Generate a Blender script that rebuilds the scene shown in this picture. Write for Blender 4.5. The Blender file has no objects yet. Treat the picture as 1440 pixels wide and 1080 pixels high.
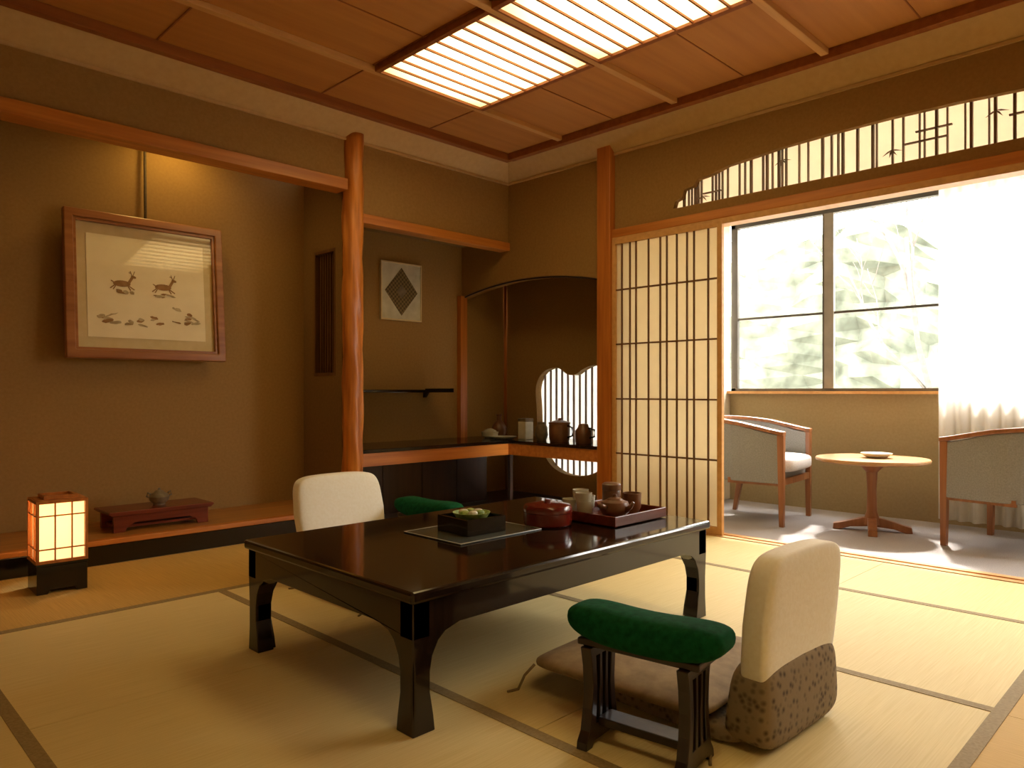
import bpy, bmesh, math, random
from mathutils import Vector, Matrix
from mathutils.geometry import tessellate_polygon
random.seed(7)
D = bpy.data
SC = bpy.context.scene
COL = SC.collection

# ------------------------------------------------------------ materials
def new_mat(name):
    m = D.materials.new(name); m.use_nodes = True
    nt = m.node_tree; nt.nodes.clear()
    out = nt.nodes.new('ShaderNodeOutputMaterial')
    return m, nt, out
def coords(nt, scale=(1,1,1)):
    tc = nt.nodes.new('ShaderNodeTexCoord'); mp = nt.nodes.new('ShaderNodeMapping')
    mp.inputs['Scale'].default_value = scale
    nt.links.new(tc.outputs['Object'], mp.inputs['Vector'])
    return mp
def c4(c): return (c[0], c[1], c[2], 1)
def srgb(r,g,b):
    f=lambda v:(v/255/12.92) if v/255<=0.04045 else ((v/255+0.055)/1.055)**2.4
    return (f(r),f(g),f(b))
def noisy(name, c1, c2, rough=0.6, scale=(20,20,20), bump=0.1, detail=6, lo=0.3, hi=0.7, metallic=0, coat=0, spec=0.5, bdist=0.01, kind='noise'):
    m, nt, out = new_mat(name)
    b = nt.nodes.new('ShaderNodeBsdfPrincipled')
    b.inputs['Roughness'].default_value = rough
    b.inputs['Metallic'].default_value = metallic
    b.inputs['Coat Weight'].default_value = coat
    b.inputs['Coat Roughness'].default_value = 0.05
    b.inputs['Specular IOR Level'].default_value = spec
    mp = coords(nt, scale)
    if kind == 'noise':
        t = nt.nodes.new('ShaderNodeTexNoise'); t.inputs['Scale'].default_value = 1; t.inputs['Detail'].default_value = detail
        fac = t.outputs['Fac']
    elif kind == 'check':
        t = nt.nodes.new('ShaderNodeTexChecker'); t.inputs['Scale'].default_value = 1; fac = t.outputs['Fac']
    else:
        t = nt.nodes.new('ShaderNodeTexVoronoi'); t.inputs['Scale'].default_value = 1; fac = t.outputs['Distance']
    nt.links.new(mp.outputs[0], t.inputs['Vector'])
    r = nt.nodes.new('ShaderNodeValToRGB')
    r.color_ramp.elements[0].position = lo; r.color_ramp.elements[1].position = hi
    r.color_ramp.elements[0].color = c4(c1); r.color_ramp.elements[1].color = c4(c2)
    nt.links.new(fac, r.inputs['Fac']); nt.links.new(r.outputs['Color'], b.inputs['Base Color'])
    if bump:
        bp = nt.nodes.new('ShaderNodeBump'); bp.inputs['Strength'].default_value = bump; bp.inputs['Distance'].default_value = bdist
        nt.links.new(fac, bp.inputs['Height']); nt.links.new(bp.outputs[0], b.inputs['Normal'])
    nt.links.new(b.outputs[0], out.inputs[0])
    return m
def wood(name, c1, c2, axis='x', rough=0.4, s=30, bump=0.05, coat=0):
    sc = {'x':(s*0.06,s,s),'y':(s,s*0.06,s),'z':(s,s,s*0.06)}[axis]
    return noisy(name, c1, c2, rough, sc, bump, coat=coat)
def paper(name, col, trans=0.6, emis=0.0, ecol=None, transparent=0.0):
    m, nt, out = new_mat(name)
    d = nt.nodes.new('ShaderNodeBsdfDiffuse'); t = nt.nodes.new('ShaderNodeBsdfTranslucent')
    mp = coords(nt, (14,14,14)); n = nt.nodes.new('ShaderNodeTexNoise'); n.inputs['Scale'].default_value=1
    nt.links.new(mp.outputs[0], n.inputs['Vector'])
    r = nt.nodes.new('ShaderNodeValToRGB')
    r.color_ramp.elements[0].color = c4([v*0.93 for v in col]); r.color_ramp.elements[1].color = c4(col)
    nt.links.new(n.outputs['Fac'], r.inputs['Fac'])
    nt.links.new(r.outputs[0], d.inputs[0]); nt.links.new(r.outputs[0], t.inputs[0])
    mx = nt.nodes.new('ShaderNodeMixShader'); mx.inputs[0].default_value = trans
    nt.links.new(d.outputs[0], mx.inputs[1]); nt.links.new(t.outputs[0], mx.inputs[2])
    last = mx
    if transparent:
        tr = nt.nodes.new('ShaderNodeBsdfTransparent'); m2 = nt.nodes.new('ShaderNodeMixShader'); m2.inputs[0].default_value = transparent
        nt.links.new(mx.outputs[0], m2.inputs[1]); nt.links.new(tr.outputs[0], m2.inputs[2]); last = m2
    if emis:
        e = nt.nodes.new('ShaderNodeEmission'); e.inputs[0].default_value = c4(ecol or col); e.inputs[1].default_value = emis
        a = nt.nodes.new('ShaderNodeAddShader'); nt.links.new(last.outputs[0], a.inputs[0]); nt.links.new(e.outputs[0], a.inputs[1]); last = a
    nt.links.new(last.outputs[0], out.inputs[0])
    return m
def glass(name, refl=0.06):
    m, nt, out = new_mat(name)
    tr = nt.nodes.new('ShaderNodeBsdfTransparent'); g = nt.nodes.new('ShaderNodeBsdfGlossy'); g.inputs['Roughness'].default_value = 0.03
    mx = nt.nodes.new('ShaderNodeMixShader'); mx.inputs[0].default_value = refl
    nt.links.new(tr.outputs[0], mx.inputs[1]); nt.links.new(g.outputs[0], mx.inputs[2])
    nt.links.new(mx.outputs[0], out.inputs[0])
    return m

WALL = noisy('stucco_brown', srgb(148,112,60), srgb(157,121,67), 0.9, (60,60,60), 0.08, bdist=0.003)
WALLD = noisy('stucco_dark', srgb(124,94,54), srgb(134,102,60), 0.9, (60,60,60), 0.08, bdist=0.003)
WALLE = noisy('stucco_veranda', srgb(154,134,96), srgb(164,144,105), 0.9, (60,60,60), 0.1, bdist=0.003)
PLAST = noisy('veranda_plaster', srgb(214,204,182), srgb(222,212,192), 0.9, (30,30,30), 0.05)
COVE = noisy('cove_beige', srgb(194,160,108), srgb(202,168,116), 0.85, (30,30,30), 0.05)
WX = wood('cedar_x', srgb(170,98,34), srgb(202,128,52), 'x')
WY = wood('cedar_y', srgb(170,98,34), srgb(202,128,52), 'y')
WZ = wood('cedar_z', srgb(164,92,32), srgb(198,122,50), 'z')
LOG = wood('log_post', srgb(156,84,24), srgb(224,142,56), 'z', s=26, bump=0.3)
CEILW = wood('ceiling_cedar', srgb(176,116,56), srgb(194,134,68), 'x', rough=0.6, s=14)
CEILT = wood('ceiling_trim', srgb(134,72,28), srgb(156,90,38), 'x', rough=0.5)
CEILS = wood('ceiling_strip', srgb(198,148,88), srgb(214,164,102), 'x', rough=0.5)
TOKOW = wood('alcove_board', srgb(146,94,40), srgb(184,128,62), 'x', rough=0.3)
BLACK = noisy('black_lacquer', (0.006,0.004,0.003), (0.010,0.006,0.005), 0.12, (5,5,5), 0, spec=0.6)
TABLEM = noisy('table_lacquer', (0.011,0.006,0.004), (0.018,0.009,0.005), 0.09, (3,30,30), 0, coat=0.2, spec=0.45)
DARKW = wood('dark_wood', (0.012,0.007,0.005), (0.03,0.015,0.01), 'z', rough=0.3)
REDW = wood('red_wood', srgb(84,32,18), srgb(124,54,30), 'x', rough=0.25)
REDL = noisy('red_lacquer', srgb(90,22,14), srgb(112,30,18), 0.2, (6,6,6), 0, coat=0.3)
TATX = noisy('tatami_x', srgb(198,158,80), srgb(216,178,98), 0.75, (260,5,20), 0.25, detail=3, bdist=0.002)  # darker than the y mats: directional weave sheen put into the colour
TATY = noisy('tatami_y', srgb(218,194,130), srgb(230,208,148), 0.7, (5,260,20), 0.25, detail=3, bdist=0.002)
TBORD = noisy('tatami_border', srgb(140,118,76), srgb(162,140,96), 0.8, (120,120,120), 0.1)
CARPET = noisy('veranda_carpet', srgb(152,146,146), srgb(176,170,168), 0.95, (200,200,200), 0.3)
SHOJI = paper('shoji_paper', (0.84,0.74,0.55), 0.55)
RPAPER = paper('ranma_paper', (0.97,0.88,0.75), 0.8)
GPAPER = paper('shoin_paper', (0.70,0.70,0.68), 0.4)
LATT = wood('lattice_wood', srgb(90,58,28), srgb(118,80,42), 'z')
BAMB = wood('bamboo_dark', srgb(84,56,30), srgb(124,88,50), 'z')
ALU = noisy('bronze_frame', srgb(62,58,54), srgb(76,70,64), 0.4, (8,8,8), 0)
ALUL = noisy('sash_light', srgb(118,112,104), srgb(136,130,120), 0.5, (8,8,8), 0)
WHITEF = noisy('white_slipcover', srgb(244,238,222), srgb(250,246,234), 0.95, (90,90,90), 0.2, bdist=0.003)
GREEN = noisy('green_velvet', (0.003,0.05,0.016), (0.006,0.09,0.028), 0.9, (60,60,60), 0.25, spec=0.1, bdist=0.003)
PATT = noisy('patterned_fabric', srgb(78,62,46), srgb(138,120,92), 0.9, (55,55,55), 0.2, lo=0.1, hi=0.5, bdist=0.003, kind='voronoi')
ZAB = noisy('cushion_fabric', srgb(124,100,66), srgb(152,128,88), 0.85, (25,25,25), 0.1)
GREYF = noisy('grey_upholstery', srgb(132,132,130), srgb(152,152,150), 0.95, (150,150,150), 0.2, bdist=0.003)
SEATF = noisy('seat_fabric', srgb(206,202,200), srgb(224,220,218), 0.95, (120,120,120), 0.2)
CHW = wood('veranda_wood', srgb(132,82,48), srgb(160,106,66), 'z', rough=0.35)
TTOP = wood('veranda_table_top', srgb(170,128,82), srgb(192,148,100), 'y', rough=0.3)
PORC = noisy('porcelain', srgb(190,184,160), srgb(212,206,184), 0.25, (12,12,12), 0)
BRCUP = noisy('brown_ceramic', srgb(98,62,38), srgb(130,86,54), 0.35, (14,14,14), 0.05)
STONE = noisy('grey_ceramic', srgb(96,82,60), srgb(130,112,84), 0.6, (30,30,30), 0.1)
LEAF = noisy('green_sweets', srgb(90,120,40), srgb(170,180,90), 0.6, (50,50,50), 0.2)
MATM = noisy('glass_mat', srgb(66,70,66), srgb(88,92,86), 0.15, (14,14,14), 0)
CREAM = noisy('picture_mount', srgb(206,184,136), srgb(214,194,148), 0.9, (20,20,20), 0)
PAINT = noisy('painting_paper', srgb(234,218,178), srgb(244,230,194), 0.9, (5,5,8), 0)
INK = noisy('ink_brown', srgb(130,96,54), srgb(164,124,78), 0.9, (30,30,30), 0)
INK2 = noisy('ink_grey', srgb(158,136,98), srgb(206,188,148), 0.9, (22,22,22), 0)
DIAM = noisy('diamond_brocade', srgb(84,68,42), srgb(124,104,66), 0.7, (60,60,60), 0, kind='check')
FRAMEW = wood('frame_wood', srgb(136,82,40), srgb(170,110,60), 'x', rough=0.3)
CURT = paper('sheer_curtain', (0.93,0.92,0.88), 0.55, transparent=0.12)
GLASS = glass('window_glass')
PGLASS = glass('picture_glass',0.06)
LAMPP = paper('lamp_paper', (0.9,0.75,0.5), 0.4, 0.65, (1.0,0.72,0.36))
CORD = noisy('cord_dark', srgb(60,44,24), srgb(80,60,34), 0.8, (90,90,90), 0)
GROUND = noisy('gravel', srgb(190,186,174), srgb(214,210,200), 0.9, (30,30,30), 0.1)
HEDGE = noisy('garden_foliage', srgb(66,72,62), srgb(112,118,106), 0.9, (4,4,4), 0.1)
BARK = noisy('bark', srgb(72,70,66), srgb(92,88,84), 0.9, (9,9,30), 0.2)

def emit_panel(name, ccore, cedge, strength, half):
    m, nt, out = new_mat(name)
    tc = nt.nodes.new('ShaderNodeTexCoord')
    g = nt.nodes.new('ShaderNodeTexGradient'); g.gradient_type = 'SPHERICAL'
    mp = nt.nodes.new('ShaderNodeMapping'); mp.inputs['Scale'].default_value = (1/half,1/half,1/half)
    nt.links.new(tc.outputs['Object'], mp.inputs[0]); nt.links.new(mp.outputs[0], g.inputs[0])
    r = nt.nodes.new('ShaderNodeValToRGB'); r.color_ramp.elements[0].color = c4(cedge); r.color_ramp.elements[1].color = c4(ccore)
    r.color_ramp.elements[1].position = 0.75
    nt.links.new(g.outputs[0], r.inputs[0])
    e = nt.nodes.new('ShaderNodeEmission'); e.inputs[1].default_value = strength
    nt.links.new(r.outputs[0], e.inputs[0]); nt.links.new(e.outputs[0], out.inputs[0])
    return m
LIGHTP = emit_panel('ceiling_light_diffuser', (1.0,0.76,0.34), (0.20,0.115,0.028), 5.0, 0.60)

# ------------------------------------------------------------ mesh helpers
def mkobj(name, verts, faces, mat, parent=None, smooth=False, bevel=0, mats=None, fm=None):
    me = D.meshes.new(name); me.from_pydata([tuple(v) for v in verts], [], faces); me.update()
    bm = bmesh.new(); bm.from_mesh(me); bmesh.ops.recalc_face_normals(bm, faces=bm.faces); bm.to_mesh(me); bm.free()
    if mats:
        for mm in mats: me.materials.append(mm)
        for i, p in enumerate(me.polygons): p.material_index = fm[i]
    else: me.materials.append(mat)
    if smooth:
        for p in me.polygons: p.use_smooth = True
    o = D.objects.new(name, me); COL.objects.link(o)
    if parent: o.parent = parent
    if bevel:
        b = o.modifiers.new('bevel','BEVEL'); b.width = bevel; b.segments = 2; b.limit_method = 'ANGLE'
    return o
def group(name, loc=(0,0,0), rz=0, rx=0):
    e = D.objects.new(name, None); COL.objects.link(e); e.location = loc; e.rotation_euler = (rx,0,rz)
    e.empty_display_size = 0.1
    return e
def boxvf(lo, hi, off=0):
    x0,y0,z0 = lo; x1,y1,z1 = hi
    v = [(x0,y0,z0),(x1,y0,z0),(x1,y1,z0),(x0,y1,z0),(x0,y0,z1),(x1,y0,z1),(x1,y1,z1),(x0,y1,z1)]
    f = [(0,3,2,1),(4,5,6,7),(0,1,5,4),(1,2,6,5),(2,3,7,6),(3,0,4,7)]
    return v, [tuple(i+off for i in q) for q in f]
def box(name, lo, hi, mat, parent=None, bevel=0):
    v,f = boxvf(lo,hi); return mkobj(name, v, f, mat, parent, bevel=bevel)
def boxes(name, lst, mat, parent=None, bevel=0):
    V=[];F=[]
    for lo,hi in lst:
        v,f = boxvf(lo,hi,len(V)); V+=v; F+=f
    return mkobj(name, V, F, mat, parent, bevel=bevel)
def to3(p, axis, t):
    if axis=='x': return (t,p[0],p[1])
    if axis=='y': return (p[0],t,p[1])
    return (p[0],p[1],t)
def prism(name, loops, axis, a, b, mat, parent=None, bevel=0, smooth=False):
    flat=[p for l in loops for p in l]; n=len(flat)
    tris = tessellate_polygon([[Vector((p[0],p[1],0)) for p in l] for l in loops])
    V=[to3(p,axis,a) for p in flat]+[to3(p,axis,b) for p in flat]
    F=[tuple(t) for t in tris]+[tuple(i+n for i in t) for t in tris]
    k=0
    for l in loops:
        m=len(l)
        for i in range(m):
            j=(i+1)%m; F.append((k+i,k+j,k+j+n,k+i+n))
        k+=m
    return mkobj(name,V,F,mat,parent,bevel=bevel,smooth=smooth)
def lathe(name, prof, mat, parent=None, loc=(0,0,0), n=32, smooth=True, sx=1, sy=1):
    V=[];F=[]
    for r,z in prof:
        for i in range(n):
            a=2*math.pi*i/n; V.append((loc[0]+r*sx*math.cos(a),loc[1]+r*sy*math.sin(a),loc[2]+z))
    m=len(prof)
    for k in range(m-1):
        for i in range(n):
            j=(i+1)%n; F.append((k*n+i,k*n+j,(k+1)*n+j,(k+1)*n+i))
    if prof[0][0]>1e-5: F.append(tuple(range(n)))
    if prof[-1][0]>1e-5: F.append(tuple((m-1)*n+i for i in range(n)))
    o = mkobj(name,V,F,mat,parent,smooth=smooth)
    if smooth:
        try:
            o.data.set_sharp_from_angle(angle=math.radians(40))
        except Exception: pass
    return o
def sgnp(v,e): return math.copysign(abs(v)**e, v)
def selips(name, size, loc, mat, parent=None, e1=0.3, e2=0.3, nu=48, nv=24, deform=None, rot=None):
    V=[];F=[]
    a,b,c=[s/2 for s in size]
    for j in range(nv+1):
        ph=-math.pi/2+math.pi*j/nv
        for i in range(nu):
            th=2*math.pi*i/nu
            p=Vector((a*sgnp(math.cos(ph),e1)*sgnp(math.cos(th),e2), b*sgnp(math.cos(ph),e1)*sgnp(math.sin(th),e2), c*sgnp(math.sin(ph),e1)))
            if deform: p=Vector(deform(p))
            if rot: p=rot@p
            V.append(p+Vector(loc))
    for j in range(nv):
        for i in range(nu):
            k=(i+1)%nu; F.append((j*nu+i,j*nu+k,(j+1)*nu+k,(j+1)*nu+i))
    o=mkobj(name,V,F,mat,parent,smooth=True)
    bm=bmesh.new(); bm.from_mesh(o.data); bmesh.ops.remove_doubles(bm,verts=bm.verts,dist=1e-4); bmesh.ops.recalc_face_normals(bm,faces=bm.faces); bm.to_mesh(o.data); bm.free()
    return o
def tube(name, pts, r, mat, parent=None, n=10, radii=None):
    V=[];F=[]; P=[Vector(p) for p in pts]
    for k,p in enumerate(P):
        d=(P[min(k+1,len(P)-1)]-P[max(k-1,0)]).normalized()
        up=Vector((0,0,1)) if abs(d.z)<0.95 else Vector((1,0,0))
        u=d.cross(up).normalized(); w=d.cross(u).normalized()
        rr=radii[k] if radii else r
        for i in range(n):
            a=2*math.pi*i/n; V.append(p+u*rr*math.cos(a)+w*rr*math.sin(a))
    for k in range(len(P)-1):
        for i in range(n):
            j=(i+1)%n; F.append((k*n+i,k*n+j,(k+1)*n+j,(k+1)*n+i))
    F.append(tuple(range(n))); F.append(tuple((len(P)-1)*n+i for i in range(n)))
    return mkobj(name,V,F,mat,parent,smooth=True)

# ------------------------------------------------------------ dimensions
XW, YW = 3.92, 3.96        # inner wall planes
X0, Y0 = -1.5, -2.2        # far ends of the room (behind the camera)
YB = 4.5; XB = 4.42        # alcove back / study nook back
ZW = 2.43; ZC = 2.58
XV = 5.3                   # veranda window wall

# ------------------------------------------------------------ floor
V=[];F=[];FM=[]
def addb(lo,hi,mi):
    v,f=boxvf(lo,hi,len(V)); V.extend(v); F.extend(f); FM.extend([mi]*6)
addb((X0-0.1,Y0-0.1,-0.12),(XW-0.06,YW,-0.03),2)
xs=[X0,-0.50,0.42,1.32,2.28,3.22,XW-0.06]
for i in range(6):
    seam=1.25 if i%2 else 2.15
    for (a,b) in ((0.45,seam),(seam,3.08)):
        addb((xs[i]+0.001,a+0.001,-0.03),(xs[i+1]-0.001,b-0.001,0),1)
for (ya,yb) in ((3.08,YW),(-0.45,0.45),(-1.35,-0.45),(Y0,-1.35)):
    for (a,b) in ((X0,0.40),(0.40,2.27),(2.27,XW-0.06)):
        addb((a+0.001,ya+0.001,-0.03),(b-0.001,yb-0.001,0),0)
for x in xs[1:-1]: addb((x-0.017,0.45,-0.01),(x+0.017,3.08,0.0015),2)
for y in (3.08,0.45,-0.45,-1.35): addb((X0,y-0.018,-0.01),(XW-0.06,y+0.018,0.0018),2)
addb((X0,YW-0.03,-0.01),(2.5,YW,0.0018),2)
mkobj('floor',V,F,None,mats=[TATX,TATY,TBORD],fm=FM)
box('floor_veranda',(XW+0.06,Y0-0.1,-0.12),(XV+0.1,2.95,-0.005),CARPET)
box('floor_study_nook',(2.5,YW+0.001,-0.12),(XB+0.08,YB+0.08,0.0),DARKW)
box('floor_study_side',(XW+0.06,2.951,-0.12),(XB+0.08,YW,0.0),DARKW)
boxes('trim_threshold',[((XW-0.06,Y0,-0.12),(XW-0.015,2.95,0.004)),((XW-0.015,Y0,-0.12),(XW+0.015,2.95,-0.004)),((XW+0.015,Y0,-0.12),(XW+0.06,2.95,0.004))],CEILS)

# ------------------------------------------------------------ walls
box('wall_back_west',(X0-0.1,Y0-0.1,-0.12),(X0,YW+0.1,2.7),PLAST)
box('wall_back_south',(X0,Y0-0.1,-0.12),(XV+0.1,Y0,2.7),PLAST)
box('wall_left_end',(X0,YW,0),(0.1,YW+0.1,2.7),WALL)
box('wall_alcove_side',(0.0,YW+0.1,0),(0.1,YB,2.7),WALL)
box('wall_alcove_back',(0.0,YB,0),(XB,YB+0.08,2.7),WALL)
box('wall_alcove_header',(0.1,YW,2.17),(2.5,YW+0.08,2.7),WALL)
box('wall_nook_header',(2.56,YW,1.98),(XW,YW+0.08,2.7),WALL)
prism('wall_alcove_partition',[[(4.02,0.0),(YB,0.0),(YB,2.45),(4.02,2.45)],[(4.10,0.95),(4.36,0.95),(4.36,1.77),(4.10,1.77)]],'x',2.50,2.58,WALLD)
g=group('alcove_lattice_window',(2.54,4.23,1.36))
boxes('frame',[((-0.042,-0.13,-0.41),(0.03,-0.115,0.41)),((-0.042,0.115,-0.41),(0.03,0.13,0.41)),((-0.042,-0.115,0.39),(0.03,0.115,0.41)),((-0.042,-0.115,-0.41),(0.03,0.115,-0.39))],LATT,g)
boxes('bars',[((-0.02,-0.10+0.03*i,-0.39),(0.0,-0.09+0.03*i,0.39)) for i in range(7)],BAMB,g)
box('backing',(0.01,-0.115,-0.39),(0.02,0.115,0.39),LATT,g)  # added board, blocks daylight showing through from the nook
arch=[]
for i in range(25):
    t=i/24; y=YB-(YB-3.06)*t
    z=1.60+0.085*math.sin(math.pi*min(1,t*1.0))**0.8 if 0<t<1 else 1.60
    arch.append((y,z))
prism('wall_right_arch',[arch+[(3.06,2.7),(YB,2.7)]],'x',XW,XW+0.07,WALL)
tube('trim_arch_edge',[(XW-0.002,y,z) for y,z in arch],0.007,DARKW)
def gourd():
    pts=[]
    key=[(4.12,0.50),(4.13,0.70),(4.14,0.88),(4.08,0.99),(3.98,1.035),(3.88,1.03),(3.80,0.985),(3.72,0.98),(3.64,1.02),(3.54,1.05),(3.44,1.03),(3.36,0.96),(3.33,0.84),(3.33,0.6),(3.35,0.42),(3.42,0.30),(3.52,0.22),(3.68,0.18),(3.84,0.19),(3.96,0.24),(4.04,0.32),(4.09,0.40)]
    n=len(key)
    for i in range(n):
        p0,p1,p2,p3=[Vector(key[(i+k-1)%n]) for k in range(4)]
        for s in range(5):
            t=s/5
            q=0.5*((2*p1)+(p2-p0)*t+(2*p0-5*p1+4*p2-p3)*t*t+(3*p1-p0-3*p2+p3)*t**3)
            pts.append((q.x,q.y))
    return pts
G=gourd()
prism('wall_study_back',[[(2.95,0),(YB+0.08,0),(YB+0.08,2.7),(2.95,2.7)],G],'x',XB,XB+0.07,WALL)
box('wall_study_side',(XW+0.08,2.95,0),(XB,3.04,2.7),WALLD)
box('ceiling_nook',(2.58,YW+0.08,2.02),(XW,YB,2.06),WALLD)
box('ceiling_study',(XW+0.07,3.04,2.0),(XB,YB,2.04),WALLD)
g=group('window_study',(XB+0.075,3.72,0.6))
box('paper',(-0.003,-0.46,-0.48),(0.0,0.46,0.5),GPAPER,g)
boxes('bars',[((-0.02,-0.44+0.062*i,-0.46),(-0.004,-0.430+0.062*i,0.48)) for i in range(15)],LATT,g)
cur=[(2.50,1.985),(2.485,2.03),(2.44,2.045),(2.425,2.09),(2.36,2.10),(2.33,2.135),(2.24,2.145),(2.13,2.175),(1.95,2.19),(1.8,2.205),(1.55,2.215),(1.25,2.22),(0.95,2.215),(0.6,2.20),(0.3,2.15),(0.1,2.09),(-0.05,1.985)]
prism('wall_right_upper',[[(2.95,1.985)]+cur+[(Y0,1.985),(Y0,2.7),(2.95,2.7)]],'x',XW,XW+0.04,WALL)
box('wall_right_band',(XW,Y0,1.92),(XW+0.04,2.95,1.985),WALL)
g=group('ranma_transom',(XW+0.054,1.2,2.1))
box('paper',(0.012,-1.3,-0.18),(0.014,1.34,0.14),RPAPER,g)
L=[]; y=1.26
while y>-1.2:
    w=random.choice([0.006,0.008,0.012,0.006])
    L.append(((-0.008,y-w,-0.115),(0.010,y,0.135))); y-=random.choice([0.022,0.035,0.05,0.075])
boxes('bamboo_canes',L,BAMB,g)
L=[((-0.012,y0,z0),(0.004,y0+w,z0+0.007)) for (y0,z0,w) in ((1.0,-0.05,0.12),(-0.2,-0.02,0.2),(-0.22,0.03,0.16),(-0.75,0.01,0.3))]
boxes('cross_canes',L,BAMB,g)
for (yy,zz) in ((1.12,-0.06),(0.62,0.05),(0.05,-0.03),(-0.4,0.05)):
    for k in range(4):
        a=math.radians(200+k*40)
        q=[(yy,zz),(yy+0.02*math.cos(a-0.25),zz+0.015*math.sin(a-0.25)),(yy+0.055*math.cos(a),zz+0.04*math.sin(a)),(yy+0.02*math.cos(a+0.25),zz+0.015*math.sin(a+0.25))]
        prism('bamboo_leaf_%d'%k,[q],'x',-0.012,-0.009,BAMB,g)
# beams / posts
box('trim_nageshi',(XW-0.035,Y0,1.865),(XW+0.09,2.95,1.92),WY,bevel=0.004)
boxes('trim_kamoi',[((XW-0.03,Y0,1.83),(XW+0.06,2.95,1.865))],CEILS)
box('trim_corner_post',(XW-0.055,2.95,0),(XW+0.065,3.06,ZW+0.06),WZ,bevel=0.005)
box('trim_alcove_lintel',(0.1,YW-0.04,2.10),(2.48,YW+0.09,2.17),WX,bevel=0.004)
box('trim_nook_lintel',(2.60,YW-0.02,1.92),(XW,YW+0.09,1.98),WX,bevel=0.004)
box('trim_back_corner_post',(XW-0.05,YB-0.045,0),(XW+0.02,YB,1.62),WZ)
tube('trim_nook_corner_rod',[(XB-0.015,YB-0.015,0.47),(XB-0.015,YB-0.015,2.0)],0.014,WZ)
V=[];F=[];n=28;m=60
for k in range(m+1):
    z=2.47*k/m
    for i in range(n):
        a=2*math.pi*i/n
        r=0.064+0.004*math.sin(3*a+z*2)+0.0030*math.sin(z*11+a*2)+0.0025*math.sin(z*23+5*a)
        V.append((2.545+r*math.cos(a)+0.004*math.sin(z*3),YW+0.01+r*math.sin(a),z))
for k in range(m):
    for i in range(n):
        j=(i+1)%n; F.append((k*n+i,k*n+j,(k+1)*n+j,(k+1)*n+i))
F.append(tuple(range(n)));F.append(tuple(m*n+i for i in range(n)))
mkobj('trim_alcove_log_post',V,F,LOG,smooth=True)
box('floor_alcove',(0.1,YW+0.02,0),(2.5,YB,0.12),TOKOW)
box('trim_alcove_front_sill',(0.1,YW-0.03,0),(2.475,YW+0.02,0.096),BLACK,bevel=0.004)
box('trim_alcove_front_edge',(0.1,YW-0.035,0.096),(2.475,YW+0.02,0.122),WX,bevel=0.004)
box('ceiling_alcove',(0.1,YW+0.08,2.5),(2.5,YB,2.54),CEILW)

# L counter
g=group('study_counter',(XW,YW,0.45))
def lp(d): return [(2.585-XW,-0.0-d),(0.0-d,-0.0-d),(0.0-d,3.065-YW),(XB-XW-0.003,3.065-YW),(XB-XW-0.003,YB-YW-0.003),(2.585-XW,YB-YW-0.003)]
prism('counter_top',[lp(0.01)],'z',0.0,0.024,BLACK,g,bevel=0.003)
boxes('apron',[((2.60-XW,0.0,-0.085),(0.0,0.035,0.0)),((0.0,3.065-YW,-0.085),(0.035,0.035,0.0))],WX,g)
boxes('support',[((0.05,0.03,-0.45),(0.08,0.06,-0.085))],DARKW,g)
boxes('cabinet',[((-1.30,0.22,-0.45),(-0.02,0.5,-0.085)),((-1.0,0.215,-0.43),(-0.995,0.22,-0.1)),((-0.66,0.215,-0.43),(-0.655,0.22,-0.1)),((-0.33,0.215,-0.43),(-0.325,0.22,-0.1))],DARKW,g)
g=group('nook_shelf',(3.08,4.35,0.84))
box('board',(-0.5,-0.15,0),(0.5,0.15,0.02),BLACK,g,bevel=0.003)
box('end_lip',(0.46,-0.15,0.02),(0.5,0.15,0.03),BLACK,g,bevel=0.003)
prism('bracket',[[(0.148,0.0),(0.09,0.0),(0.13,-0.04),(0.148,-0.04)]],'x',0.44,0.46,DARKW,g)

# ------------------------------------------------------------ ceiling
box('ceiling',(X0-0.1,Y0-0.1,ZC+0.0),(XW+0.1,YW+0.1,ZC+0.08),CEILW)
c=0.15
V=[(X0,YW,ZW),(XW,YW,ZW),(XW,Y0,ZW),(X0,YW-c,ZC-0.02),(XW-c,YW-c,ZC-0.02),(XW-c,Y0,ZC-0.02),
   (X0,YW,ZC-0.0),(XW,YW,ZC-0.0),(XW,Y0,ZC-0.0)]
F=[(0,1,4,3),(1,2,5,4),(3,4,7,6),(4,5,8,7)]
mkobj('trim_cove',V,F,COVE)
boxes('trim_ceiling_border',[((X0,YW-c-0.04,ZC-0.05),(XW-c,YW-c+0.012,ZC)),((XW-c-0.04,Y0,ZC-0.05),(XW-c+0.012,YW-c-0.04,ZC))],CEILT,bevel=0.003)
boxes('trim_wall_picture_rail',[((0.1,YW-0.012,ZW-0.012),(XW,YW,ZW+0.004)),((XW-0.012,Y0,ZW-0.012),(XW,YW,ZW+0.004))],COVE)
L=[]
for y in (3.27,2.37,1.49,0.61,-0.27,-1.15): L.append(((X0,y-0.02,ZC-0.03),(XW-c-0.04,y+0.02,ZC)))
boxes('trim_ceiling_battens',L,CEILS,bevel=0.003)
L=[]
for y in (2.82,1.93,1.05): L.append(((3.0,y-0.003,ZC-0.004),(XW-c-0.04,y+0.003,ZC))); L.append(((X0,y-0.003,ZC-0.004),(2.22,y+0.003,ZC)))
for x in (0.4,1.3,2.21,3.01): L.append(((x-0.004,Y0,ZC-0.005),(x+0.004,YW-c-0.04,ZC)))
boxes('trim_ceiling_joints',L,CEILT)
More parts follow.
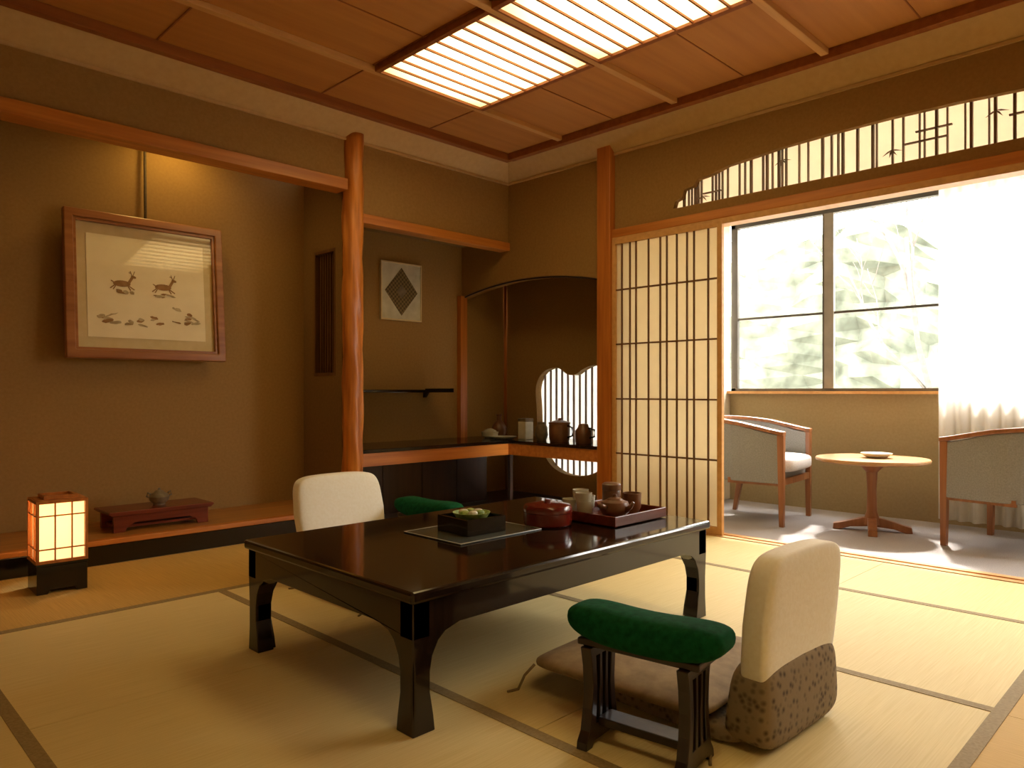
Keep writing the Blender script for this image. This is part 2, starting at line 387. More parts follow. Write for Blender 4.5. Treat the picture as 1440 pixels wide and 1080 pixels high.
def ceil_light(ya,yb):
    xc,yc=2.61,(ya+yb)/2; hx,hy=0.37,(yb-ya)/2
    g=group('ceiling_light_panel',(xc,yc,ZC-0.035))
    box('diffuser',(-hx+0.01,-hy+0.01,0.016),(hx-0.01,hy-0.01,0.02),LIGHTP,g)
    boxes('frame',[((-hx-0.02,-hy,0.0),(-hx+0.01,hy,0.035)),((hx-0.01,-hy,0.0),(hx+0.02,hy,0.035)),((-hx+0.01,-hy,0.0),(hx-0.01,-hy+0.01,0.035)),((-hx+0.01,hy-0.01,0.0),(hx-0.01,hy,0.035))],CEILT,g,bevel=0.002)
    L=[]
    nb=9
    for i in range(1,nb):
        y=-hy+2*hy*i/nb; L.append(((-hx+0.01,y-0.0045,0.004),(hx-0.01,y+0.0045,0.015)))
    boxes('slats',L,CEILT,g)
    return g
ceil_light(2.39,3.25); ceil_light(1.51,2.35)
g=ceil_light(-0.25,0.59); g.location.x=0.9  # added panel out of view, fill light for the near side of the room
g=ceil_light(-1.13,-0.29); g.location.x=0.9  # second added fill panel, also out of view

# ------------------------------------------------------------ shoji
def shoji(name, yc, x, w=0.80):
    g=group(name,(x,yc,0.004))
    h=1.845; hw=w/2
    boxes('frame',[((-0.014,-hw,0),(0.014,-hw+0.032,h)),((-0.014,hw-0.026,0),(0.014,hw,h)),((-0.014,-hw+0.032,h-0.03),(0.014,hw-0.026,h)),((-0.014,-hw+0.032,0),(0.014,hw-0.026,0.045))],CEILS,g,bevel=0.002)
    box('paper',(0.006,-hw+0.03,0.04),(0.008,hw-0.025,h-0.028),SHOJI,g)
    L=[]
    for z in (0.437,0.795,1.155,1.513): L.append(((-0.006,-hw+0.03,z-0.005),(0.005,hw-0.026,z+0.005)))
    for f in (0.09,0.17,0.23,0.35,0.46,0.52,0.61,0.70,0.76,0.88):
        y=hw-f*w; L.append(((-0.005,y-0.0045,0.045),(0.005,y+0.0045,h-0.03)))
    boxes('lattice',L,LATT,g)
    return g
shoji('shoji_screen',2.548,XW-0.022)
shoji('shoji_screen',-1.6,XW-0.022); shoji('shoji_screen',-0.9,XW+0.025)

# ------------------------------------------------------------ veranda shell
box('wall_veranda_lower',(XV,Y0,-0.12),(XV+0.1,2.95,0.83),WALLE)
box('wall_veranda_upper',(XV,Y0,2.17),(XV+0.1,2.95,2.6),PLAST)
box('wall_veranda_end',(XB+0.07,2.86,-0.0),(XV,2.95,2.6),PLAST)
box('wall_veranda_end_inner',(XW+0.07,2.86,0),(XB+0.07,2.95,2.6),PLAST)
box('ceiling_veranda',(XW+0.04,Y0,2.46),(XV+0.1,2.86,2.52),PLAST)
box('trim_window_sill',(XV-0.05,Y0,0.83),(XV+0.1,2.86,0.85),CEILS)
def window(name, ya, yb):
    yc=(ya+yb)/2; hy=(yb-ya)/2
    g=group(name,(XV+0.05,yc,0.85))
    h=1.32
    boxes('frame',[((-0.03,-hy,0),(0.03,-hy+0.035,h)),((-0.03,hy-0.035,0),(0.03,hy,h)),((-0.03,-hy,h-0.04),(0.03,hy,h)),((-0.03,-hy,0),(0.03,hy,0.02))],ALU,g)
    boxes('mullion',[((-0.035,-0.038,0.02),(-0.005,0.028,h-0.04))],ALUL,g)
    boxes('sash_stiles',[((-0.03,0.028,0.02),(0.0,0.042,h-0.04)),((-0.03,hy-0.055,0.02),(0,hy-0.035,h-0.04))],ALU,g)
    boxes('mid_rail',[((-0.025,-hy+0.035,0.555),(0.0,hy-0.035,0.572))],ALU,g)
    mkobj('glass',[(-0.003,-hy+0.03,0.02),(-0.003,hy-0.03,0.02),(-0.003,hy-0.03,h-0.03),(-0.003,-hy+0.03,h-0.03)],[(0,1,2,3)],GLASS,g)
window('window_1',1.34,2.86); window('window_2',-0.12,1.34); window('window_3',-1.61,-0.12)
box('wall_veranda_pier',(XV,Y0,0.83),(XV+0.1,-1.61,2.17),WALLE)
def curtain(name, ya, yb, n=120):
    g=group(name,(XV-0.13,(ya+yb)/2,0))
    V=[];F=[];rows=16
    for k in range(rows+1):
        z=0.04+(2.17-0.04)*k/rows
        for i in range(n+1):
            t=i/n; y=(ya-yb)/2+(yb-ya)*t
            amp=0.028*(1.0-0.3*k/rows)
            V.append((amp*math.sin(t*(yb-ya)*75+0.6*math.sin(t*9))+0.01*math.sin(t*31+k*0.15),y,z))
    for k in range(rows):
        for i in range(n):
            a=k*(n+1)+i; F.append((a,a+1,a+n+2,a+n+1))
    mkobj('sheer_cloth',V,F,CURT,g,smooth=True)
    tube('rail',[(0,(ya-yb)/2-0.02,2.18),(0,(yb-ya)/2+0.02,2.18)],0.012,ALUL,g)
curtain('curtain',0.42,1.36)

# ------------------------------------------------------------ garden
box('ground_garden',(XV+0.1,-14,-0.5),(22,16,-0.4),GROUND)
def hedge(name, x, ya, yb, h):
    V=[];F=[];n=60;m=20
    for k in range(m+1):
        for i in range(n+1):
            y=ya+(yb-ya)*i/n; z=-0.4+h*k/m
            V.append((x+0.5*math.sin(y*1.7+z)+0.25*math.sin(y*5+z*4)+0.3*(k/m)**2+random.uniform(-.1,.1),y,z+0.25*math.sin(y*2.1)*(k/m)))
    for k in range(m):
        for i in range(n):
            a=k*(n+1)+i; F.append((a,a+1,a+n+2,a+n+1))
    mkobj(name,V,F,HEDGE)
hedge('garden_hedge',10.5,-8,12,3.4)
def tree(x,y):
    g=group('garden_tree',(x,y,-0.4))
    def br(p,d,L,r,dep,idx):
        pts=[p]; q=Vector(p); dd=Vector(d)
        for i in range(5):
            dd=(dd+Vector((random.uniform(-.2,.2),random.uniform(-.25,.25),random.uniform(-.05,.15)))).normalized(); q=q+dd*L/5; pts.append(tuple(q))
        tube('branch',pts,r,BARK,g,n=6,radii=[r*(1-0.12*i) for i in range(6)])
        if dep>0:
            for k in range(3):
                s=Vector(pts[2+k]); nd=(dd+Vector((random.uniform(-.6,.6),random.uniform(-1,1),random.uniform(-.2,.5)))).normalized()
                br(tuple(s),nd,L*0.6,r*0.5,dep-1,k)
    br((0,0,0),(0,0.1,1),3.0,0.045,3,0)
tree(8.4,4.6); tree(9.2,2.4)

# ------------------------------------------------------------ low table
def tabletop():
    x0,x1,y0,y1=1.075,2.48,1.417,2.33
    cx,cy=(x0+x1)/2,(y0+y1)/2; hx,hy=(x1-x0)/2,(y1-y0)/2
    g=group('low_table',(cx,cy,0))
    H=0.36
    box('top',(-hx,-hy,H-0.03),(hx,hy,H),TABLEM,g,bevel=0.008)
    box('top_underframe',(-hx+0.03,-hy+0.03,H-0.045),(hx-0.03,hy-0.03,H-0.03),TABLEM,g)
    def side(h):
        z0=H-0.03; za=H-0.105
        right=[(h,0.0),(h-0.070,0.0),(h-0.065,0.04),(h-0.054,0.10),(h-0.054,0.15),(h-0.062,0.19),(h-0.080,0.222),(h-0.105,0.242),(h-0.15,za)]
        left=[(-a,b) for a,b in reversed(right)]
        return [(-h,z0),(h,z0),(h,0.24),(h-0.006,0.15),(h-0.006,0.08)]+right+left[:-1]+[(-h,0.0),(-h+0.006,0.08),(-h+0.006,0.15),(-h,0.24)]
    ix,iy=hx-0.012,hy-0.012; th=0.054
    prism('long_side_a',[side(ix)],'y',-iy,-iy+th,TABLEM,g,bevel=0.003)
    prism('long_side_b',[side(ix)],'y',iy-th,iy,TABLEM,g,bevel=0.003)
    prism('short_side_a',[side(iy)],'x',-ix,-ix+th,TABLEM,g,bevel=0.003)
    prism('short_side_b',[side(iy)],'x',ix-th,ix,TABLEM,g,bevel=0.003)
tabletop()

# ------------------------------------------------------------ legless chairs
def zaisu(loc, rz, w=0.46, tilt=0.05):
    g=group('legless_chair',loc,rz)   # faces +Y local, back at y=0
    selips('seat_pad',(w,0.50,0.05),(0,0.27,0.025),PATT,g,e1=0.35,e2=0.25)
    def d1(p):
        t=(p.z+0.105)/0.21
        return (p.x*(1.0-0.05*t), p.y*(1.25-0.35*t)-0.01*t, p.z)
    selips('lower_back',(w,0.11,0.21),(0,0.01,0.105),PATT,g,e1=0.45,e2=0.3,deform=d1)
    def d2(p):
        t=(p.z+0.155)/0.31
        return (p.x*(0.93+0.07*math.sin(math.pi*max(0,min(t,1)))), p.y-tilt*t-0.4*tilt*t*t-0.12*(p.x*p.x), p.z+0.010*(1-(p.x/(w/2))**2)*t)
    selips('back_slipcover',(w*0.98,0.075,0.32),(0,0.0,0.297),WHITEF,g,e1=0.25,e2=0.3,deform=d2,nu=64,nv=32)
    return g
zaisu((1.79,0.81,0),math.radians(-2),0.41,0.02)
zaisu((1.83,2.92,0),math.radians(180),0.46)
def zabuton(loc, rz, s=(0.55,0.52)):
    g=group('floor_cushion',loc,rz)
    def d(p):
        u=p.x/(s[0]/2); v=p.y/(s[1]/2)
        return (p.x,p.y,p.z*(1-0.55*min(1,max(abs(u),abs(v)))**3)+0.0)
    selips('pad',(s[0],s[1],0.075),(0,0,0.0375),ZAB,g,e1=0.6,e2=0.18,nu=72,deform=d)
    for sx in (-1,1):
        for sy in (-1,1):
            x,y=sx*s[0]/2*0.95,sy*s[1]/2*0.95
            tube('tassel',[(x,y,0.03),(x+sx*0.02,y+sy*0.02,0.0),(x+sx*0.03,y+sy*0.035,-0.04),(x+sx*0.06,y+sy*0.05,-0.043)],0.004,ZAB,g,n=6)
    return g
zabuton((1.80,1.18,0.045),math.radians(4),(0.58,0.54))
zabuton((1.83,2.62,0.045),0,(0.5,0.46))

def armrest(loc, rz):
    g=group('armrest',loc,rz)   # long along Y local
    def d(p):
        e=(p.y/0.2)**2
        return (p.x*(1+0.08*e), p.y, p.z*(1+0.08*e)+0.018*e-0.004)
    selips('velvet_pad',(0.145,0.40,0.09),(0,0,0.286),GREEN,g,e1=0.75,e2=0.5,deform=d)
    box('top_board',(-0.055,-0.15,0.238),(0.055,0.16,0.256),DARKW,g,bevel=0.004)
    def prof():
        R=[(0.085,0.0),(0.082,0.018),(0.066,0.04),(0.056,0.09),(0.052,0.14),(0.056,0.19),(0.066,0.238)]
        Lf=[(-a,b) for a,b in reversed(R)]
        bot=[(-0.055,0.0),(-0.045,0.012),(0.045,0.012),(0.055,0.0)]
        return R+Lf+bot
    holes=[]
    for xc in (-0.026,0.0,0.026):
        sgn=1 if xc>0 else -1 if xc<0 else 0
        holes.append([(xc-0.008+sgn*0.004,0.055),(xc+0.008+sgn*0.004,0.055),(xc+0.006-sgn*0.001,0.13),(xc+0.009+sgn*0.003,0.215),(xc-0.009+sgn*0.003,0.215),(xc-0.006-sgn*0.001,0.13)])
    for y in (-0.115,0.13):
        prism('end_panel',[prof()]+holes,'y',y-0.014,y+0.014,DARKW,g,bevel=0.002)
    box('stretcher',(-0.03,-0.101,0.045),(0.03,0.116,0.065),DARKW,g,bevel=0.003)
    return g
armrest((1.435,0.985,0),math.radians(8))
armrest((2.19,2.76,0),math.radians(4))

# ------------------------------------------------------------ table top items
TZ=0.36
g=group('table_mat',(1.71,1.90,TZ),math.radians(0))
prism('sheet',[[(-0.19,-0.15),(0.19,-0.15),(0.19,0.15),(-0.19,0.15)]],'z',0.0,0.004,MATM,g,bevel=0.0015)
prism('edge_band',[[(-0.19,-0.15),(0.19,-0.15),(0.19,0.15),(-0.19,0.15)],[(-0.186,-0.146),(0.186,-0.146),(0.186,0.146),(-0.186,0.146)]],'z',0.004,0.0046,PORC,g)
g=group('sweets_box',(1.70,1.90,TZ+0.004),math.radians(-3))
prism('box_wall',[[(-0.085,-0.085),(0.085,-0.085),(0.085,0.085),(-0.085,0.085)],[(-0.077,-0.077),(0.077,-0.077),(0.077,0.077),(-0.077,0.077)]],'z',0.0,0.055,BLACK,g,bevel=0.002)
box('box_bottom',(-0.077,-0.077,0.002),(0.077,0.077,0.03),BLACK,g)
lathe('dish',[(0.0,0.0),(0.03,0.0),(0.055,0.018),(0.066,0.035),(0.062,0.035),(0.05,0.02),(0.0,0.008)],LEAF,g,(0,0,0.03))
for k in range(6):
    a=k*1.05; selips('sweet_%d'%k,(0.035,0.028,0.022),(0.03*math.cos(a),0.03*math.sin(a),0.062),LEAF if k%2 else PORC,g,e1=0.8,e2=0.8,nu=16,nv=10)
g=group('lacquer_tea_box',(1.985,1.80,TZ))
lathe('body',[(0.0,0.0),(0.082,0.0),(0.088,0.006),(0.09,0.03),(0.089,0.048),(0.091,0.05),(0.091,0.062),(0.084,0.074),(0.05,0.081),(0.012,0.083),(0.010,0.092),(0.0,0.094)],REDL,g,n=40)
g=group('tea_tray',(2.26,1.73,TZ))
tw,td=0.155,0.145
box('tray_bottom',(-tw,-td,0.006),(tw,td,0.014),REDW,g)
boxes('tray_rim',[((-tw-0.008,-td-0.008,0.004),(tw+0.008,-td,0.04)),((-tw-0.008,td,0.004),(tw+0.008,td+0.008,0.04)),((-tw-0.008,-td,0.004),(-tw,td,0.04)),((tw,-td,0.004),(tw+0.008,td,0.04))],REDW,g,bevel=0.002)
boxes('tray_feet',[((-tw+0.01,-td+0.01,0),(-tw+0.03,td-0.01,0.006)),((tw-0.03,-td+0.01,0),(tw-0.01,td-0.01,0.006))],REDW,g)
def cup(name,loc,r,h,mat,parent=None):
    return lathe(name,[(0,0),(r*0.6,0),(r*0.62,0.005),(r*0.9,h*0.3),(r,h),(r*0.93,h),(r*0.84,h*0.35),(0,0.01)],mat,parent,loc,n=24)
for i,(x,y) in enumerate(((-0.11,0.03),(-0.05,0.1),(-0.105,0.105),(0.01,0.115))):
    cup('cup_%d'%i,(x,y,0.014),0.032,0.06,PORC,g)
for i,(x,y) in enumerate(((-0.11,0.035),(-0.05,0.1))):
    cup('stacked_cup_%d'%i,(x,y,0.045),0.032,0.06,PORC,g)
lathe('tea_canister',[(0,0),(0.034,0),(0.036,0.004),(0.036,0.085),(0.034,0.09),(0.037,0.091),(0.037,0.112),(0.03,0.118),(0,0.119)],BRCUP,g,(0.03,0.01,0.014))
lathe('brown_cup',[(0,0),(0.026,0),(0.035,0.02),(0.037,0.075),(0.034,0.075),(0.03,0.02),(0,0.01)],BRCUP,g,(0.11,-0.03,0.014))
lathe('teapot_body',[(0,0),(0.032,0),(0.052,0.018),(0.058,0.038),(0.05,0.058),(0.03,0.066),(0.028,0.07),(0.01,0.076),(0.008,0.086),(0,0.088)],BRCUP,g,(-0.035,-0.055,0.014))
tube('teapot_spout',[(-0.035,-0.105,0.045),(-0.035,-0.128,0.06),(-0.035,-0.14,0.078)],0.009,BRCUP,g,radii=[0.012,0.008,0.006])
tube('teapot_handle',[(-0.085,-0.055,0.055),(-0.11,-0.06,0.062),(-0.14,-0.065,0.07)],0.008,BRCUP,g)
lathe('saucer_stack',[(0,0),(0.03,0),(0.048,0.01),(0.05,0.026),(0.03,0.02),(0,0.02)],REDW,g,(0.1,0.075,0.014))

# ------------------------------------------------------------ andon lamp
g=group('paper_floor_lamp',(0.84,3.62,0),math.radians(-2))
g.scale=(0.89,0.89,0.93)
s=0.105
prism('base_front',[[(-s,0),(-s,0.125),(s,0.125),(s,0),(0.06,0),(0.05,0.018),(-0.05,0.018),(-0.06,0)]],'y',-s,-s+0.012,BLACK,g,bevel=0.002)
prism('base_back',[[(-s,0),(-s,0.125),(s,0.125),(s,0),(0.06,0),(0.05,0.018),(-0.05,0.018),(-0.06,0)]],'y',s-0.012,s,BLACK,g,bevel=0.002)
boxes('base_sides',[((-s,-s+0.012,0.0),(-s+0.012,s-0.012,0.125)),((s-0.012,-s+0.012,0.0),(s,s-0.012,0.125))],BLACK,g)
box('base_top',(-s-0.004,-s-0.004,0.125),(s+0.004,s+0.004,0.137),BLACK,g,bevel=0.003)
t=s-0.004
L=[]
for sx in (-1,1):
    for sy in (-1,1):
        L.append(((sx*t-0.006,sy*t-0.006,0.137),(sx*t+0.006,sy*t+0.006,0.42)))
for z in (0.142,0.412):
    for q in (-1,1):
        L.append(((-t,q*t-0.006,z-0.006),(t,q*t+0.006,z+0.008))); L.append(((q*t-0.006,-t,z-0.006),(q*t+0.006,t,z+0.008)))
for q in (-1,1):
    for x in (-0.03,0.04):
        L.append(((x-0.003,q*t-0.005,0.14),(x+0.003,q*t+0.005,0.41))); L.append(((q*t-0.005,x-0.003,0.14),(q*t+0.005,x+0.003,0.41)))
    for z in (0.20,0.35):
        L.append(((-t,q*t-0.004,z-0.003),(t,q*t+0.004,z+0.003))); L.append(((q*t-0.004,-t,z-0.003),(q*t+0.004,t,z+0.003)))
boxes('shade_frame',L,WZ,g)
u=t-0.008
boxes('shade_paper',[((-u,-u,0.14),(u,-u+0.001,0.41)),((-u,u-0.001,0.14),(u,u,0.41)),((-u,-u,0.14),(-u+0.001,u,0.41)),((u-0.001,-u,0.14),(u,u,0.41))],LAMPP,g)
boxes('shade_top',[((-0.07,-0.07,0.42),(0.07,-0.058,0.438)),((-0.07,0.058,0.42),(0.07,0.07,0.438)),((-0.07,-0.058,0.42),(-0.058,0.058,0.438)),((0.058,-0.058,0.42),(0.07,0.058,0.438)),((-0.1,-0.1,0.415),(0.1,0.1,0.421))],WZ,g)
lathe('bulb',[(0,0.14),(0.015,0.14),(0.015,0.19),(0.03,0.23),(0.025,0.26),(0,0.275)],LAMPP,g,n=16)
pl=D.lights.new('lamp_bulb','POINT'); pl.energy=2.2; pl.color=(1,0.68,0.34); pl.shadow_soft_size=0.03
o=D.objects.new('lamp_glow',pl); COL.objects.link(o); o.parent=g; o.location=(0,0,0.32)

# ------------------------------------------------------------ alcove display stand + incense burner
g=group('display_stand',(1.44,4.20,0.12))
g.scale=(0.93,1,1)
prism('top',[[(-0.27,0.085),(0.27,0.085),(0.29,0.10),(0.285,0.108),(-0.285,0.108),(-0.29,0.10)]],'y',-0.13,0.13,REDW,g,bevel=0.003)
for y in (-0.115,0.095):
    prism('side_rail',[[(-0.26,0.0),(-0.26,0.085),(0.26,0.085),(0.26,0.0),(0.20,0.0),(0.19,0.025),(0.15,0.045),(-0.15,0.045),(-0.19,0.025),(-0.20,0.0)]],'y',y,y+0.02,REDW,g,bevel=0.002)
box('lower_shelf',(-0.24,-0.095,0.02),(0.24,0.095,0.032),REDW,g)
g=group('incense_burner',(1.46,4.20,0.228))
lathe('bowl',[(0,0.0),(0.03,0.0),(0.03,0.008),(0.048,0.025),(0.052,0.045),(0.04,0.06),(0.03,0.064),(0.02,0.075),(0.008,0.08),(0.006,0.09),(0,0.092)],STONE,g)
for q in (-1,1): tube('ear',[(q*0.045,0,0.04),(q*0.065,0,0.05),(q*0.06,0,0.07),(q*0.045,0,0.06)],0.005,STONE,g,n=8)

# ------------------------------------------------------------ framed picture
g=group('framed_painting',(1.475,4.40,1.43),0,math.radians(-5))
W,H=0.425,0.405
def rl(a,b): return [(-a,-b),(a,-b),(a,b),(-a,b)]
prism('outer_frame',[rl(W,H),rl(W-0.045,H-0.045)],'y',-0.02,0.025,FRAMEW,g,bevel=0.006)
prism('inner_frame',[rl(W-0.045,H-0.045),rl(W-0.06,H-0.06)],'y',-0.008,0.02,FRAMEW,g,bevel=0.002)
prism('mount',[rl(W-0.05,H-0.05)],'y',0.012,0.02,CREAM,g)
prism('painting',[rl(W-0.11,H-0.12)],'y',0.009,0.012,PAINT,g)
def ell(cx,cz,a,b,n=18,rot=0): 
    return [(cx+a*math.cos(2*math.pi*i/n)*math.cos(rot)-b*math.sin(2*math.pi*i/n)*math.sin(rot), cz+a*math.cos(2*math.pi*i/n)*math.sin(rot)+b*math.sin(2*math.pi*i/n)*math.cos(rot)) for i in range(n)]
def ln(x0,z0,x1,z1,w=0.004):
    d=Vector((x1-x0,z1-z0)).normalized(); nn=Vector((-d.y,d.x))*w/2
    return [(x0+nn.x,z0+nn.y),(x0-nn.x,z0-nn.y),(x1-nn.x,z1-nn.y),(x1+nn.x,z1+nn.y)]
def deer(cx,cz,f):
    S=[ell(cx,cz,0.045,0.018)]
    S+=[ln(cx+f*0.035,cz+0.005,cx+f*0.055,cz+0.04,0.014),ell(cx+f*0.062,cz+0.043,0.014,0.007,12,-0.3*f)]
    S+=[ln(cx+f*0.055,cz+0.048,cx+f*0.045,cz+0.075,0.003),ln(cx+f*0.058,cz+0.048,cx+f*0.068,cz+0.075,0.003),ln(cx+f*0.05,cz+0.062,cx+f*0.038,cz+0.066,0.003)]
    S+=[ln(cx+f*0.035,cz-0.01,cx+f*0.065,cz-0.03,0.005),ln(cx+f*0.03,cz-0.01,cx+f*0.045,cz-0.035,0.005),ln(cx-f*0.035,cz-0.008,cx-f*0.06,cz-0.03,0.006),ln(cx-f*0.03,cz-0.01,cx-f*0.045,cz-0.035,0.005),ln(cx-f*0.042,cz+0.006,cx-f*0.055,cz+0.014,0.005)]
    for i,s_ in enumerate(S): prism('deer_stroke_%d'%i,[s_],'y',0.0070-0.0001*(i%5),0.009,INK,g)
deer(-0.14,0.02,1); deer(0.08,0.02,1)
k=0
for cx,cz,sp,cnt in ((-0.2,-0.18,0.07,7),(-0.02,-0.19,0.09,8),(0.18,-0.17,0.09,8),(-0.16,-0.03,0.08,4),(0.07,-0.03,0.07,4),(0.2,-0.12,0.06,3)):
    for j in range(cnt):
        x=cx+random.uniform(-sp,sp); z=cz+random.uniform(-0.022,0.03)*(0.35 if cz>-0.1 else 1)
        a=random.uniform(0.012,0.035); b=random.uniform(0.004,0.010)
        pts=[(px+random.uniform(-.002,.002),pz+random.uniform(-.002,.002)) for px,pz in ell(x,z,a,b,12,random.uniform(-.4,.4))]
        prism('landscape_%d'%k,[pts],'y',0.0078-0.00003*k,0.009,INK2 if j%3 else INK,g); k+=1
a_,b_=W-0.055,H-0.055
mkobj('glass',[(-a_,0,-b_),(a_,0,-b_),(a_,0,b_),(-a_,0,b_)],[(0,1,2,3)],PGLASS,g)
tube('hanging_cord',[(0,0.028,H-0.05),(0,0.022,H+0.02),(0,-0.012,1.0)],0.008,CORD,g,n=8)
g=group('diamond_picture',(3.30,YB-0.014,1.60))
prism('board',[rl(0.185,0.215)],'y',-0.006,0.012,PORC,g,bevel=0.002)
prism('thin_frame',[rl(0.188,0.218),rl(0.178,0.208)],'y',-0.012,0.012,CREAM,g)
prism('diamond',[[(0,-0.18),(0.15,0),(0,0.18),(-0.15,0)]],'y',-0.009,-0.006,DIAM,g)
prism('diamond_core',[[(0,-0.05),(0.045,0),(0,0.05),(-0.045,0)]],'y',-0.0105,-0.009,STONE,g)

# ------------------------------------------------------------ counter items
CZ=0.474
g=group('white_tea_bowl',(4.02,4.27,CZ)); cup('bowl',(0,0,0),0.07,0.05,PORC,g); lathe('lid',[(0.055,0.05),(0.05,0.06),(0.02,0.075),(0,0.078)],PORC,g)
g=group('flower_vase',(4.15,4.30,CZ)); lathe('body',[(0,0),(0.04,0),(0.06,0.03),(0.065,0.07),(0.045,0.11),(0.02,0.135),(0.018,0.17),(0.026,0.185),(0.02,0.185),(0.012,0.16),(0,0.15)],BRCUP,g)
g=group('serving_plate',(4.0,4.10,CZ)); lathe('plate',[(0,0),(0.06,0),(0.10,0.014),(0.11,0.022),(0.105,0.022),(0.06,0.008),(0,0.006)],PORC,g)
g=group('tea_caddy',(4.08,3.93,CZ)); box('box',(-0.045,-0.04,0),(0.045,0.04,0.14),PORC,g,bevel=0.005); box('lid',(-0.047,-0.042,0.14),(0.047,0.042,0.165),STONE,g,bevel=0.004)
g=group('ceramic_jar',(4.10,3.78,CZ)); lathe('jar',[(0,0),(0.035,0),(0.05,0.04),(0.045,0.10),(0.03,0.125),(0.034,0.14),(0.027,0.14),(0.022,0.12),(0,0.1)],STONE,g)
g=group('ice_bucket',(4.08,3.58,CZ)); lathe('pot',[(0,0),(0.07,0),(0.078,0.03),(0.08,0.12),(0.076,0.13),(0.082,0.132),(0.082,0.145),(0.03,0.16),(0.012,0.162),(0.012,0.175),(0,0.178)],BRCUP,g)
tube('handle',[(0,-0.08,0.12),(0,-0.12,0.11),(0,-0.125,0.05),(0,-0.08,0.035)],0.007,BLACK,g)
g=group('thermos_jug',(4.09,3.36,CZ)); lathe('body',[(0,0),(0.055,0),(0.06,0.01),(0.06,0.09),(0.04,0.115),(0.035,0.135),(0.03,0.14),(0,0.142)],BRCUP,g); tube('handle',[(0,-0.05,0.11),(0,-0.1,0.10),(0,-0.1,0.05),(0,-0.057,0.04)],0.007,BLACK,g)

# ------------------------------------------------------------ veranda furniture
def tubchair(loc, rz):
    g=group('veranda_armchair',loc,rz)   # faces -Y local
    N=28
    def U(t,r,fy):
        if t<0.25: return (r, fy+(0.0-fy)*(t/0.25))
        if t>0.75: return (-r, fy+(0.0-fy)*((1-t)/0.25))
        a=math.pi*(t-0.25)/0.5; return (r*math.cos(a), r*math.sin(a)*0.92)
    V=[];F=[]
    for i in range(N+1):
        t=i/N
        xo,yo=U(t,0.285,-0.24); xi,yi=U(t,0.245,-0.24)
        bk=max(0,math.sin(math.pi*t))**1.2
        zt=0.575+0.085*bk; fl=1+0.05*bk
        V+=[(xo,yo,0.27),(xo*fl,yo*fl+0.02*bk,zt),(xi*fl,yi*fl+0.02*bk,zt),(xi,yi,0.27)]
    for i in range(N):
        a=i*4;b=a+4
        for k in range(4): F.append((a+k,a+(k+1)%4,b+(k+1)%4,b+k))
    F.append((0,1,2,3)); F.append((N*4,N*4+1,N*4+2,N*4+3))
    mkobj('upholstered_shell',V,F,GREYF,g,smooth=False,bevel=0.006)
    V=[];F=[]
    for i in range(N+1):
        t=i/N; bk=max(0,math.sin(math.pi*t))**1.2; fl=1+0.05*bk; zt=0.575+0.085*bk
        xo,yo=U(t,0.298,-0.27); xi,yi=U(t,0.237,-0.27)
        V+=[(xo*fl,yo*fl+0.02*bk,zt),(xo*fl,yo*fl+0.02*bk,zt+0.025),(xi*fl,yi*fl+0.02*bk,zt+0.025),(xi*fl,yi*fl+0.02*bk,zt)]
    for i in range(N):
        a=i*4;b=a+4
        for k in range(4): F.append((a+k,a+(k+1)%4,b+(k+1)%4,b+k))
    F.append((0,1,2,3)); F.append((N*4,N*4+1,N*4+2,N*4+3))
    mkobj('arm_rail',V,F,CHW,g,bevel=0.006)
    selips('seat_cushion',(0.47,0.52,0.11),(0,-0.05,0.385),SEATF,g,e1=0.45,e2=0.35)
    box('seat_base',(-0.24,-0.24,0.27),(0.24,0.16,0.34),GREYF,g,bevel=0.01)
    for sx in (-1,1):
        def leg(nm,x,y,zt,dx,dy,wt,wb):
            v=[]
            for (w,z,ox,oy) in ((wb,0,dx,dy),(wt,zt,0,0)):
                v+=[(x+ox-w,y+oy-w,z),(x+ox+w,y+oy-w,z),(x+ox+w,y+oy+w,z),(x+ox-w,y+oy+w,z)]
            mkobj(nm,v,[(0,1,2,3),(4,5,6,7),(0,1,5,4),(1,2,6,5),(2,3,7,6),(3,0,4,7)],CHW,g,bevel=0.003)
        leg('front_leg',sx*0.268,-0.248,0.58,0,-0.005,0.021,0.015)
        leg('back_leg',sx*0.19,0.185,0.29,sx*0.02,0.06,0.021,0.014)
    boxes('seat_rail',[((-0.25,-0.262,0.26),(0.25,-0.238,0.30)),((-0.27,-0.24,0.255),(-0.25,0.1,0.29)),((0.25,-0.24,0.255),(0.27,0.1,0.29))],CHW,g)
    return g
tubchair((4.68,2.32,-0.005),math.radians(6))
tubchair((4.76,0.86,-0.005),math.radians(180-12))
g=group('veranda_table',(4.72,1.60,-0.005))
lathe('top',[(0,0.42),(0.30,0.42),(0.318,0.428),(0.32,0.44),(0.316,0.446),(0,0.446)],TTOP,g,n=48)
lathe('pedestal',[(0,0.04),(0.05,0.04),(0.046,0.07),(0.03,0.12),(0.026,0.25),(0.032,0.36),(0.07,0.40),(0.09,0.42),(0,0.42)],CHW,g,n=24)
for k in range(4):
    a=math.radians(90*k+20)
    R=Matrix.Rotation(a,3,'Z')
    pr=[(0.0,0.03),(0.0,0.085),(0.05,0.08),(0.17,0.045),(0.215,0.035),(0.22,0.0),(0.18,0.0),(0.12,0.02)]
    v=[R@Vector((p[0],w,p[1])) for w in (-0.025,0.025) for p in pr]; n=len(pr)
    f=[tuple(range(n)),tuple(range(n,2*n))]+[(i,(i+1)%n,(i+1)%n+n,i+n) for i in range(n)]
    mkobj('foot_%d'%k,v,f,CHW,g,bevel=0.003)
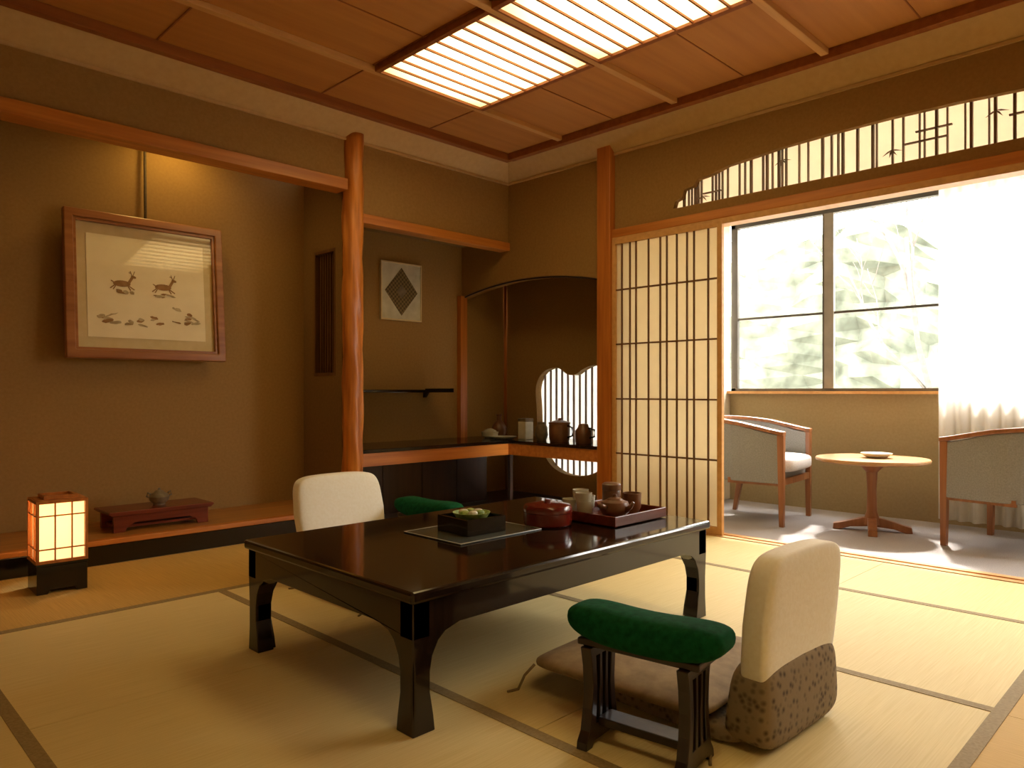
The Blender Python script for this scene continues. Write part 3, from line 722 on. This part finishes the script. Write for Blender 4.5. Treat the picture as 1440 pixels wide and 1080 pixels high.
g=group('ashtray_dish',(4.74,1.58,0.441)); lathe('dish',[(0,0),(0.05,0),(0.085,0.02),(0.09,0.03),(0.08,0.03),(0.05,0.01),(0,0.01)],PORC,g,n=28)

# ------------------------------------------------------------ alcove downlight
g=group('alcove_downlight',(1.62,4.26,2.47))
lathe('housing',[(0.0,0.03),(0.05,0.03),(0.05,0.0),(0.045,0.0),(0.042,0.02),(0,0.02)],ALU,g)
sl=D.lights.new('alcove_spot','SPOT'); sl.energy=11; sl.color=(1.0,0.68,0.18); sl.spot_size=math.radians(160); sl.spot_blend=0.8; sl.shadow_soft_size=0.08
o=D.objects.new('alcove_spot',sl); COL.objects.link(o); o.parent=g; o.location=(0,0,-0.02)

# ------------------------------------------------------------ light
sun=D.lights.new('sun','SUN'); sun.energy=8; sun.angle=math.radians(4); sun.color=(1,0.95,0.86)
o=D.objects.new('sun',sun); COL.objects.link(o)
d=Vector((-math.cos(math.radians(55)),-0.22,-math.sin(math.radians(55))))
o.rotation_euler=d.to_track_quat('-Z','Y').to_euler(); o.location=(9,3,8)
pt=D.lights.new('window_portal','AREA'); pt.shape='RECTANGLE'; pt.size=1.3; pt.size_y=4.4; pt.cycles.is_portal=True
o=D.objects.new('window_portal',pt); COL.objects.link(o); o.location=(XV+0.12,0.63,1.5); o.rotation_euler=(0,math.radians(90),0)

w=D.worlds.new('world'); SC.world=w; w.use_nodes=True
nt=w.node_tree; nt.nodes.clear()
bg=nt.nodes.new('ShaderNodeBackground'); bg.inputs[0].default_value=(1.0,0.96,0.89,1); bg.inputs[1].default_value=16.5
wo=nt.nodes.new('ShaderNodeOutputWorld'); nt.links.new(bg.outputs[0],wo.inputs[0])

# ------------------------------------------------------------ camera
cam=D.cameras.new('camera'); co=D.objects.new('camera',cam); COL.objects.link(co)
cam.sensor_width=36; cam.lens=36*1025/1440; cam.clip_start=0.05
cam.shift_y=10/1440
co.location=(0,0,0.85); co.rotation_euler=(math.radians(90),0,math.radians(-45))
SC.camera=co
SC.view_settings.view_transform='Standard'
SC.view_settings.look='None'
SC.view_settings.exposure=0.4
